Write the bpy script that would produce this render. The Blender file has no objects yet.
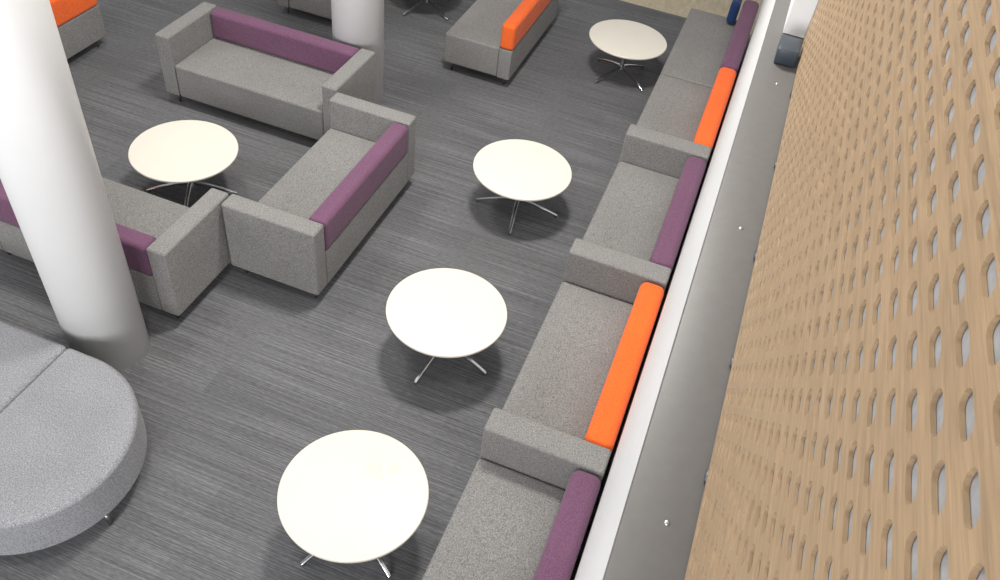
import bpy, bmesh, math, random
from mathutils import Vector, Matrix
random.seed(4)
scene=bpy.context.scene
try:
    scene.view_settings.view_transform='Standard'
    scene.view_settings.look='None'
except Exception: pass
COL=scene.collection

# ---------------------------------------------------------------- materials
def new_mat(name):
    m=bpy.data.materials.new(name); m.use_nodes=True
    nt=m.node_tree; b=nt.nodes['Principled BSDF']
    return m,nt,b
def coords(nt,scale=(1,1,1),rot=(0,0,0)):
    tc=nt.nodes.new('ShaderNodeTexCoord'); mp=nt.nodes.new('ShaderNodeMapping')
    mp.inputs['Scale'].default_value=scale; mp.inputs['Rotation'].default_value=rot
    nt.links.new(tc.outputs['Object'],mp.inputs['Vector'])
    return mp.outputs['Vector']
def ramp(nt,fac,stops):
    r=nt.nodes.new('ShaderNodeValToRGB'); e=r.color_ramp.elements
    while len(e)<len(stops): e.new(.5)
    for i,(p,c) in enumerate(stops):
        e[i].position=p; e[i].color=(*c,1)
    nt.links.new(fac,r.inputs[0]); return r.outputs[0]
def noise(nt,vec,scale,detail=2,rough=.5):
    n=nt.nodes.new('ShaderNodeTexNoise'); n.inputs['Scale'].default_value=scale
    n.inputs['Detail'].default_value=detail; n.inputs['Roughness'].default_value=rough
    nt.links.new(vec,n.inputs['Vector']); return n.outputs['Fac']
def mixc(nt,a,b,fac,mode='MULTIPLY'):
    m=nt.nodes.new('ShaderNodeMix'); m.data_type='RGBA'; m.blend_type=mode
    if isinstance(fac,(int,float)): m.inputs[0].default_value=fac
    else: nt.links.new(fac,m.inputs[0])
    for i,s in ((6,a),(7,b)):
        if isinstance(s,tuple): m.inputs[i].default_value=(*s,1)
        else: nt.links.new(s,m.inputs[i])
    return m.outputs[2]
def bump(nt,b,h,strength,dist):
    n=nt.nodes.new('ShaderNodeBump'); n.inputs['Strength'].default_value=strength
    n.inputs['Distance'].default_value=dist
    nt.links.new(h,n.inputs['Height']); nt.links.new(n.outputs[0],b.inputs['Normal'])

def fabric(name,c,contrast=.35):
    m,nt,b=new_mat(name)
    v=coords(nt)
    n1=noise(nt,v,150,3,.75)
    n2=noise(nt,coords(nt,(420,70,260)),1,2,.6)
    n3=noise(nt,v,3.0,3)
    lo=tuple(x*(1-contrast) for x in c); hi=tuple(min(1,x*(1+contrast)) for x in c)
    c1=ramp(nt,n1,[(.36,lo),(.64,hi)])
    c2=mixc(nt,c1,ramp(nt,n2,[(.35,(.80,)*3),(.65,(1.15,)*3)]),1.0)
    c3=mixc(nt,c2,ramp(nt,n3,[(.3,(.93,)*3),(.7,(1.05,)*3)]),1.0)
    nt.links.new(c3,b.inputs['Base Color'])
    b.inputs['Roughness'].default_value=.95
    b.inputs['Specular IOR Level'].default_value=.15
    try:
        b.inputs['Sheen Weight'].default_value=.10; b.inputs['Sheen Roughness'].default_value=.5
    except Exception: pass
    bump(nt,b,n1,.35,.002)
    return m
GREY=fabric('grey_woven_fabric',(.186,.180,.172),.42)
GREY2=fabric('light_grey_woven_fabric',(.235,.235,.245),.40)
PURPLE=fabric('purple_fabric',(.130,.060,.104),.18)
ORANGE=fabric('orange_fabric',(.70,.115,.020),.06)
NAVY=fabric('navy_fabric',(.012,.03,.10),.1)

def plain(name,c,rough=.5,metal=0,nscale=20,var=.05,spec=.5):
    m,nt,b=new_mat(name); v=coords(nt)
    n=noise(nt,v,nscale,3)
    col=ramp(nt,n,[(.3,tuple(x*(1-var) for x in c)),(.7,tuple(min(1,x*(1+var)) for x in c))])
    nt.links.new(col,b.inputs['Base Color'])
    b.inputs['Roughness'].default_value=rough; b.inputs['Metallic'].default_value=metal
    b.inputs['Specular IOR Level'].default_value=spec
    return m
CHROME=plain('polished_chrome',(.55,.55,.56),.18,1)
LEGM=plain('satin_metal',(.30,.29,.28),.35,1)
WHITEP=plain('white_paint',(.70,.70,.70),.45,0,6,.015)
COLP=plain('column_paint',(.89,.885,.87),.45,0,3,.012)
LAM=plain('warm_white_laminate',(.595,.560,.49),.4,0,4,.012,.25)
STEEL=plain('grey_painted_steel',(.105,.100,.095),.45,0,40,.05)
DARK=plain('dark_metal',(.03,.04,.055),.4)
FELT=plain('grey_acoustic_felt',(.27,.268,.268),.9,0,60,.12)
SCREW=plain('zinc_screw',(.45,.45,.45),.4,1)

def marked_lam():
    m,nt,b=new_mat('marked_warm_white_laminate'); tc=nt.nodes.new('ShaderNodeTexCoord')
    base=ramp(nt,noise(nt,tc.outputs['Object'],4,3),[(.3,(.550,.520,.455)),(.7,(.570,.538,.47))])
    for (x,y,r) in ((.03,.17,.040),(.135,.215,.034),(.09,.14,.018)):
        d=nt.nodes.new('ShaderNodeVectorMath'); d.operation='DISTANCE'
        cx=nt.nodes.new('ShaderNodeVectorMath'); cx.operation='MULTIPLY'; cx.inputs[1].default_value=(1,1,0)
        nt.links.new(tc.outputs['Object'],cx.inputs[0]); nt.links.new(cx.outputs[0],d.inputs[0])
        d.inputs[1].default_value=(x,y,0)
        rr_=ramp(nt,d.outputs['Value'],[(0,(.95,.95,.95)),(r*.8,(.92,.92,.92)),(r,(.84,.84,.84)),(r*1.12,(1,1,1))])
        base=mixc(nt,base,rr_,1.0)
    nt.links.new(base,b.inputs['Base Color']); b.inputs['Roughness'].default_value=.4
    b.inputs['Specular IOR Level'].default_value=.25
    return m
LAMM=marked_lam()

def carpet():
    m,nt,b=new_mat('striped_carpet_planks')
    v=coords(nt)
    br=nt.nodes.new('ShaderNodeTexBrick')
    br.inputs['Scale'].default_value=1; br.inputs['Brick Width'].default_value=1.0; br.inputs['Row Height'].default_value=.25
    br.inputs['Mortar Size'].default_value=.0; br.inputs['Color1'].default_value=(.0,.0,.0,1); br.inputs['Color2'].default_value=(1,1,1,1)
    br.offset=.5
    nt.links.new(v,br.inputs['Vector'])
    n1=noise(nt,coords(nt,(1.0,135,1)),1,2,.55)
    n2=noise(nt,coords(nt,(22,150,1)),1,1,.5)
    n3=noise(nt,v,300,2,.6)
    n4=noise(nt,v,.7,2)
    c=ramp(nt,n1,[(.36,(.092,.091,.094)),(.5,(.118,.118,.122)),(.62,(.158,.158,.164))])
    c=mixc(nt,c,ramp(nt,n2,[(.38,(.85,)*3),(.62,(1.11,)*3)]),1.0)
    c=mixc(nt,c,ramp(nt,n3,[(.3,(.82,)*3),(.7,(1.16,)*3)]),1.0)
    c=mixc(nt,c,ramp(nt,br.outputs['Color'],[(0,(.91,)*3),(1,(1.06,)*3)]),1.0)
    c=mixc(nt,c,ramp(nt,n4,[(.3,(.94,)*3),(.7,(1.05,)*3)]),1.0)
    nt.links.new(c,b.inputs['Base Color']); b.inputs['Roughness'].default_value=.95
    b.inputs['Specular IOR Level'].default_value=.1
    bump(nt,b,n1,.3,.003)
    return m
CARPET=carpet()
def wood(name,c,stretch=(40,3,60),k1=.82,k2=1.1):
    m,nt,b=new_mat(name)
    n1=noise(nt,coords(nt,stretch),1,4,.6)
    n2=noise(nt,coords(nt,tuple(s*4 for s in stretch)),1,2,.6)
    lo=tuple(x*k1 for x in c); hi=tuple(min(1,x*k2) for x in c)
    k=ramp(nt,n1,[(.32,lo),(.68,hi)])
    k=mixc(nt,k,ramp(nt,n2,[(.3,(.90,)*3),(.7,(1.06,)*3)]),1.0)
    nt.links.new(k,b.inputs['Base Color']); b.inputs['Roughness'].default_value=.5
    return m
OAK=wood('pale_oak',(.350,.240,.140),(40,5,120),.80,1.10)
OAKF=wood('oak_floor',(.42,.36,.25),(20,3,20))

# ---------------------------------------------------------------- helpers
def link(o,parent=None):
    COL.objects.link(o)
    if parent is not None: o.parent=parent
    return o
def mesh_obj(name,bm,mat,parent=None,loc=(0,0,0),smooth=True):
    me=bpy.data.meshes.new(name); bm.to_mesh(me); bm.free()
    me.materials.append(mat)
    if smooth:
        for p in me.polygons: p.use_smooth=True
    o=bpy.data.objects.new(name,me); o.location=loc
    return link(o,parent)
def rbox(name,x0,x1,y0,y1,z0,z1,mat,parent=None,r=.02,seg=4,puff=0):
    bm=bmesh.new(); bmesh.ops.create_cube(bm,size=1)
    cx,cy,cz=(x0+x1)/2,(y0+y1)/2,(z0+z1)/2
    for v in bm.verts: v.co=Vector((v.co.x*(x1-x0),v.co.y*(y1-y0),v.co.z*(z1-z0)))
    if r>0:
        bmesh.ops.bevel(bm,geom=bm.edges[:],offset=r,segments=seg,profile=.5,affect='EDGES')
    if puff:
        for th,dp in ((.09,.6),(.12,.4)):
            top=[f for f in bm.faces if f.normal.z>.99 and f.calc_area()>.05]
            if top:
                f=max(top,key=lambda q:q.calc_area())
                bmesh.ops.inset_region(bm,faces=[f],thickness=th,depth=puff*dp)
    return mesh_obj(name,bm,mat,parent,(cx,cy,cz))
def weighted(o):
    m=o.modifiers.new('wn','WEIGHTED_NORMAL'); m.keep_sharp=True; return o
def tube(bm,p0,p1,r0,r1,n=16,cap=True):
    p0=Vector(p0);p1=Vector(p1); d=(p1-p0).normalized()
    a=d.orthogonal().normalized(); b=d.cross(a)
    A=[bm.verts.new(p0+(a*math.cos(t)+b*math.sin(t))*r0) for t in [2*math.pi*i/n for i in range(n)]]
    B=[bm.verts.new(p1+(a*math.cos(t)+b*math.sin(t))*r1) for t in [2*math.pi*i/n for i in range(n)]]
    for i in range(n): bm.faces.new((A[i],A[(i+1)%n],B[(i+1)%n],B[i]))
    if cap: bm.faces.new(A[::-1]); bm.faces.new(B)
def lathe(bm,prof,n=96):
    rings=[]
    for r,z in prof:
        if r<1e-6: rings.append([bm.verts.new((0,0,z))])
        else: rings.append([bm.verts.new((r*math.cos(2*math.pi*i/n),r*math.sin(2*math.pi*i/n),z)) for i in range(n)])
    for a,b in zip(rings,rings[1:]):
        for i in range(n):
            j=(i+1)%n
            if len(a)==1: bm.faces.new((a[0],b[i],b[j]))
            elif len(b)==1: bm.faces.new((a[i],b[0],a[j]))
            else: bm.faces.new((a[i],b[i],b[j],a[j]))
    bmesh.ops.recalc_face_normals(bm,faces=bm.faces)
def empty(name,loc,rot=0,**props):
    e=bpy.data.objects.new(name,None); e.empty_display_size=.2
    e.location=loc; e.rotation_euler=(0,0,rot)
    for k,v in props.items(): e[k]=v
    return link(e)

# ---------------------------------------------------------------- setting
def slab(name,x0,x1,y0,y1,z0,z1,mat,kind='structure'):
    o=rbox(name,x0,x1,y0,y1,z0,z1,mat,None,0)
    for p in o.data.polygons: p.use_smooth=False
    o['kind']=kind; return o
fl=slab('floor',-9,2.0,-2.0,9.55,-.1,0,CARPET); fl['label']='dark grey striped carpet floor laid in planks'
f2=slab('floor.001',-9,2.0,9.55,13,-.1,0,OAKF); f2['label']='pale timber floor beyond the carpet edge'
w=slab('wall_right',.080,.22,-2,9.6,0,2.915,WHITEP); w['label']='smooth white painted wall behind the bench sofas'
w=slab('wall_back',-9,2,13,13.15,0,6.5,WHITEP); w['label']='white painted wall'
w=slab('wall_left',-9.15,-9,-2,13,0,6.5,WHITEP); w['label']='white painted wall'
w=slab('ceiling',.33,2.0,-2,9.6,2.7,2.94,WHITEP); w['label']='white concrete slab of the upper level'
w=slab('wall_end',.135,.75,3.12,3.6,2.972,5.6,WHITEP); w['label']='white painted pier at the end of the wood balustrade'

led=empty('steel_ledge',(.2,0,2.94),0,label='dark grey painted steel ledge capping the white wall',category='ledge')
o=rbox('ledge_plate',.078-.2,.33-.2,-2,5.2,0,.03,STEEL,led,.004,2)
def screw_mesh():
    bm=bmesh.new(); lathe(bm,[(0,0.003),(.003,.003),(.0052,.002),(.006,0)],20)
    me=bpy.data.meshes.new('screw'); bm.to_mesh(me); bm.free(); me.materials.append(SCREW)
    for p in me.polygons: p.use_smooth=True
    return me
sm=screw_mesh()
for y in (.0,.905,1.87,2.72):
    o=bpy.data.objects.new('screw',sm); o.location=(.162-.2,y,.03); link(o,led)
db=rbox('bracket_box',.130,.205,2.86,2.98,2.971,3.030,DARK,None,.006,3)
db['label']='dark blue-grey metal bracket box on the steel ledge'; db['category']='bracket'

# ---------------------------------------------------------------- balustrade with slotted oak panel
XP=.214; ZB=2.985; ZT=4.14; Y0=-.8; Y1=3.115
bal=empty('balustrade',(XP,0,2.971),0,label='pale oak slotted balustrade panel above the steel ledge',category='railing')
py,pz=.067,.0390; SL,SW=.0425,.0190; TH=.0042
def perforated():
    verts=[];faces=[]
    s=(SL-SW)/2; r=SW/2; h=pz/2; W=py/2
    hole=[];rect=[]
    for side in (1,-1):
        for i in range(9):
            a=math.radians(-90+22.5*i)
            hole.append((side*(s+r*math.cos(a)),side*r*math.sin(a)))
        R=[(s,-h),((s+W)/2,-h),(W,-h),(W,-h/2),(W,0),(W,h/2),(W,h),((s+W)/2,h),(s,h)]
        rect+=[(side*a,side*b) for a,b in R]
    N=18
    z=ZB+.012
    nrow=int((ZT-.012-z)/pz); ncol=int((Y1-Y0)/py)-1
    z_end=z+nrow*pz; ys=Y0+((Y1-Y0)-ncol*py)/2; ye=ys+ncol*py
    def quad(y0,y1,z0,z1):
        b=len(verts); verts.extend([(0,y0,z0),(0,y1,z0),(0,y1,z1),(0,y0,z1)]); faces.append((b,b+3,b+2,b+1))
    for k in range(nrow):
        zc=z+(k+.5)*pz; off=0 if k%2==0 else py/2; n=ncol if k%2==0 else ncol-1
        if k%2:
            quad(ys,ys+py/2,zc-h,zc+h); quad(ye-py/2,ye,zc-h,zc+h)
        for j in range(n):
            yc=ys+off+(j+.5)*py; b=len(verts)
            verts.extend([(0,yc+a,zc+c) for a,c in rect])
            verts.extend([(0,yc+a,zc+c) for a,c in hole])
            verts.extend([(TH,yc+a,zc+c) for a,c in hole])
            for i in range(N):
                q=(i+1)%N
                faces.append((b+i,b+N+i,b+N+q,b+q))
                faces.append((b+N+i,b+2*N+i,b+2*N+q,b+N+q))
    quad(Y0,Y1,ZB,z); quad(Y0,Y1,z_end,ZT); quad(Y0,ys,z,z_end); quad(ye,Y1,z,z_end)
    b=len(verts); c=[(Y0,ZB),(Y1,ZB),(Y1,ZT),(Y0,ZT)]
    verts.extend([(0,y,zz) for y,zz in c]+[(TH,y,zz) for y,zz in c])
    for i in range(4):
        q=(i+1)%4; faces.append((b+i,b+q,b+4+q,b+4+i))
    verts=[(x,y,zz-2.971) for x,y,zz in verts]
    me=bpy.data.meshes.new('slotted_panel'); me.from_pydata(verts,[],faces); me.materials.append(OAK); me.update()
    o=bpy.data.objects.new('slotted_panel',me); link(o,bal); return o
perforated()
o=rbox('backing_board',TH+.0005,TH+.02,Y0,Y1,.03,ZT-2.971,FELT,bal,0); o['label']='grey acoustic felt backing'
for p in o.data.polygons: p.use_smooth=False
o=rbox('handrail',-.012,.06,Y0,Y1,ZT-2.971+.002,ZT-2.971+.045,OAK,bal,.01,3)
for i,y in enumerate([-.3,.25,.62,1.02,1.35,1.75,2.2,2.65]):
    o=rbox('bracket',-.003,.012,y,y+.03,.002,.013,DARK,bal,.001,1)

# ---------------------------------------------------------------- columns
def column(x,y,r,label):
    bm=bmesh.new(); lathe(bm,[(0,0),(r,0),(r,6.4),(0,6.4)],96)
    o=mesh_obj('column',bm,COLP,None,(x,y,0)); 
    for p in o.data.polygons:
        if abs(p.normal.z)>.5: p.use_smooth=False
    o['label']=label; o['category']='column'; o['group']='round white columns'
column(-3.235,2.585,.235,'round white painted column beside the grey pouf seating')
column(-3.25,6.12,.23,'round white painted column behind the purple-backed sofa')

# ---------------------------------------------------------------- sofas (local: back towards +x, length along y)
def leg_mesh():
    bm=bmesh.new(); tube(bm,(0,0,0),(0,0,.115),.010,.016,14)
    me=bpy.data.meshes.new('leg'); bm.to_mesh(me); bm.free(); me.materials.append(LEGM)
    for p in me.polygons: p.use_smooth=len(p.vertices)==4
    return me
LEGME=leg_mesh()
def sofa(x,y,rot,L,mat,label,arm_near=True,arm_far=True,D=.71,arm=.15,group=None,bt=.13,roll=.035,cat='sofa',colname='back_cushion'):
    e=empty('sofa',(x,y,0),rot,label=label,category=cat)
    if group: e['group']=group
    h=D/2; zb=.105; zs=.42; zt=.68
    y0=-L/2; y1=L/2
    ya=y0+(arm if arm_near else 0); yb=y1-(arm if arm_far else 0)
    g=.002
    weighted(rbox('seat',-h+.004,h-bt-g,ya+g,yb-g,zb,zs,GREY,e,.022,4,puff=.014))
    weighted(rbox('backrest',h-bt,h-.002,ya+g,yb-g,zb,zs-.005,GREY,e,.008,3))
    o=weighted(rbox(colname,h-bt-.008,h+.003,ya+g,yb-g,zs-.004,zt-.004,mat,e,roll,6))
    if arm_near: weighted(rbox('armrest',-h,h,y0,ya,zb,zt,GREY,e,.018,4))
    if arm_far: weighted(rbox('armrest',-h,h,yb,y1,zb,zt,GREY,e,.018,4))
    for lx in (-h+.07,h-.07):
        for ly in (y0+.08,y1-.08):
            o=bpy.data.objects.new('leg',LEGME); o.location=(lx,ly,0); link(o,e)
    return e
P90=math.pi/2
sofa(-3.80,5.49,P90,1.73,PURPLE,'grey two-seat sofa with purple backrest before a column',arm=.14)
sofa(-2.565,4.31,0,1.62,PURPLE,'grey fabric sofa with purple backrest at the group\'s open side',arm=.14)
sofa(-3.725,3.275,-P90,1.58,PURPLE,'grey fabric sofa with purple backrest beside the large column',arm=.14)
sofa(-2.38,7.72,0,1.58,ORANGE,'grey fabric armless bench sofa with orange backrest',False,False,group='armless bench sofas')
sofa(-6.09,4.90,0,1.58,ORANGE,'grey armless bench sofa with orange backrest behind a column',False,False,group='armless bench sofas')
sofa(-4.36,7.88,math.pi,1.58,ORANGE,'grey fabric armless bench sofa partly hidden by a column',False,False,group='armless bench sofas')
WG='bench sofas along the white wall'
WD=.69; wx=.056-WD/2
ys=[.96,2.55,4.145,5.735]
for i,y in enumerate(ys):
    c=(PURPLE,ORANGE)[i%2]; cn=('purple','orange')[i%2]
    sofa(wx,y+.793,0,1.586,c,'grey bench sofa with %s roll backrest against the white wall'%cn,True,False,D=WD,arm=.17,group=WG,bt=.155,roll=.05)
sofa(wx,7.335+.793,0,1.586,PURPLE,'grey armless bench sofa with purple roll backrest',False,False,D=WD,group=WG,bt=.155,roll=.05)
cu=weighted(rbox('cushion',-.225,-.125,8.68,8.91,.44,.69,NAVY,None,.045,5))
cu['label']='dark navy blue cushion standing on the grey bench sofa'; cu['category']='cushion'

# ---------------------------------------------------------------- tables
def build_table():
    bm=bmesh.new(); lathe(bm,[(0,.408),(.392,.408),(.398,.412),(.400,.420),(.3995,.426),(.397,.4295),(.393,.430),(0,.430)],128)
    top=bpy.data.meshes.new('table_top'); bm.to_mesh(top); bm.free(); top.materials.append(LAM)
    bm=bmesh.new(); tube(bm,(0,0,.10),(0,0,.40),.024,.024,24)
    tube(bm,(0,0,.395),(0,0,.407),.10,.11,32); tube(bm,(0,0,.085),(0,0,.12),.036,.030,24)
    pole=bpy.data.meshes.new('pole'); bm.to_mesh(pole); bm.free(); pole.materials.append(CHROME)
    bm=bmesh.new()
    secs=[(.025,.108,.016,.015),(.12,.092,.014,.011),(.25,.055,.012,.009),(.335,.024,.011,.008),(.35,.018,.010,.007)]
    rings=[]
    for x_,z_,w_,t_ in secs:
        rings.append([bm.verts.new((x_,a*w_,z_+b*t_)) for a,b in ((-1,-.6),(-.6,-1),(.6,-1),(1,-.6),(1,.6),(.6,1),(-.6,1),(-1,.6))])
    for A,B in zip(rings,rings[1:]):
        for i in range(8): bm.faces.new((A[i],A[(i+1)%8],B[(i+1)%8],B[i]))
    bm.faces.new(rings[0][::-1]); bm.faces.new(rings[-1])
    tube(bm,(.335,0,0),(.335,0,.018),.014,.011,14)
    bmesh.ops.recalc_face_normals(bm,faces=bm.faces)
    leg=bpy.data.meshes.new('table_leg'); bm.to_mesh(leg); bm.free(); leg.materials.append(CHROME)
    for me in (top,pole,leg):
        for p in me.polygons: p.use_smooth=True
    return top,pole,leg
TT,TP,TL=build_table()
TTM=TT.copy(); TTM.materials.clear(); TTM.materials.append(LAMM)
def table(x,y,rot,label,mark=False):
    e=empty('coffee_table',(x,y,0),0,label=label,category='table',group='round white coffee tables')
    o=link(bpy.data.objects.new('table_top',TTM if mark else TT),e); 
    m=o.modifiers.new('e','EDGE_SPLIT'); m.split_angle=math.radians(50)
    o=link(bpy.data.objects.new('pole',TP),e); m=o.modifiers.new('e','EDGE_SPLIT')
    for k in range(4):
        o=link(bpy.data.objects.new('leg',TL),e); o.rotation_euler=(0,0,rot+k*P90)
        m=o.modifiers.new('e','EDGE_SPLIT')
rd=math.radians
table(-1.16,2.05,rd(-30),'round white coffee table with faint cup marks and chrome legs',True)
table(-1.24,3.50,rd(-10),'round white coffee table with chrome four-star base')
table(-1.31,5.21,rd(10),'round white coffee table with chrome four-star base')
table(-1.08,7.81,rd(-33),'round white coffee table with chrome four-star base')
table(-3.72,4.16,rd(25),'round white coffee table with chrome base amid purple-backed sofas')
table(-3.42,8.08,rd(-25),'round white coffee table with chrome base near orange-backed sofa')

# ---------------------------------------------------------------- pouf with rounded end
def prism(name,outline,z0,z1,mat,parent,r=.03):
    bm=bmesh.new()
    vs=[bm.verts.new((x,y,z0)) for x,y in outline]
    f=bm.faces.new(vs); 
    g=bmesh.ops.extrude_face_region(bm,geom=[f])
    for v in g['geom']:
        if isinstance(v,bmesh.types.BMVert): v.co.z=z1
    bmesh.ops.recalc_face_normals(bm,faces=bm.faces)
    es=[e for e in bm.edges if abs(e.verts[0].co.z-e.verts[1].co.z)<1e-6]
    sharp=[e for e in bm.edges if e not in es and len(e.link_faces)==2 and e.calc_face_angle(0)>.6]
    bmesh.ops.bevel(bm,geom=es+sharp,offset=r,segments=5,profile=.5,affect='EDGES')
    return weighted(mesh_obj(name,bm,mat,parent))
pf=empty('pouf',(-3.1,1.66,0),0,label='large light grey fabric pouf bench with rounded end beside column',category='ottoman')
R=.58; cxl=.145
out=[(-.055,-R),]+[(cxl+R*math.cos(rd(a)),R*math.sin(rd(a))) for a in range(-90,91,5)]+[(-.055,R)]
prism('seat',out,.115,.42,GREY2,pf,.03)
out2=[(-.06,R)]+[(-1.0+R*math.cos(rd(a)),R*math.sin(rd(a))) for a in range(90,271,5)]+[(-.06,-R)]
prism('seat',out2,.115,.42,GREY2,pf,.03)
for (lx,ly) in ((cxl+.555*math.cos(rd(-12)),.555*math.sin(rd(-12))),(.02,-.56),(.55,.25),(.05,.5),(-.9,.45),(-.9,-.45),(-1.4,0)):
    o=bpy.data.objects.new('leg',LEGME); o.location=(lx,ly,0); link(o,pf)

# ---------------------------------------------------------------- light
wd=bpy.data.worlds.new('world'); scene.world=wd; wd.use_nodes=True
bg=wd.node_tree.nodes['Background']; bg.inputs[0].default_value=(.96,.975,1,1); bg.inputs[1].default_value=.37
def area(x,y,z,sx,sy,power,col=(1,.96,.9),target=None,name='ceiling_light'):
    l=bpy.data.lights.new('area','AREA'); l.shape='RECTANGLE'; l.size=sx; l.size_y=sy; l.energy=power; l.color=col
    o=bpy.data.objects.new(name,l); o.location=(x,y,z); link(o)
    if target is not None:
        o.rotation_euler=(Vector(target)-Vector((x,y,z))).to_track_quat('-Z','Y').to_euler()
    return o
area(-1.5,4.7,6.0,.75,.75,320,(1,.97,.92))
area(-4.4,4.9,6.0,.8,.8,100,(1,.97,.92))
area(-1.7,1.2,6.0,.9,.9,90,(1,.98,.96))
area(-.6,-6.0,3.8,6,3,820,(.97,.98,1),(-3.0,3.2,1.9),'fill_light')  # added fill behind the camera, brightens columns and near sofa faces; no real window
area(-8.4,-1.0,3.4,3,4,230,(.97,.98,1),(-3.2,3.0,2.2),'fill_light')  # second added fill, lifts the left side of the near column

# ---------------------------------------------------------------- camera
f_,pi_,ro,ya_=817.7,rd(44.75),rd(8.61),rd(14.48)
F=Vector((-math.sin(ya_)*math.cos(pi_),math.cos(ya_)*math.cos(pi_),-math.sin(pi_)))
r0=Vector((math.cos(ya_),math.sin(ya_),0)); u0=r0.cross(F)
rr=r0*math.cos(ro)+u0*math.sin(ro); u=-r0*math.sin(ro)+u0*math.cos(ro)
M=Matrix(((rr.x,u.x,-F.x,0),(rr.y,u.y,-F.y,0),(rr.z,u.z,-F.z,4.352),(0,0,0,1)))
cam=bpy.data.cameras.new('camera'); co=bpy.data.objects.new('camera',cam); link(co); co.matrix_world=M
cam.sensor_width=36; cam.lens=f_/1000*36; cam.clip_start=.02; cam.clip_end=100
scene.camera=co
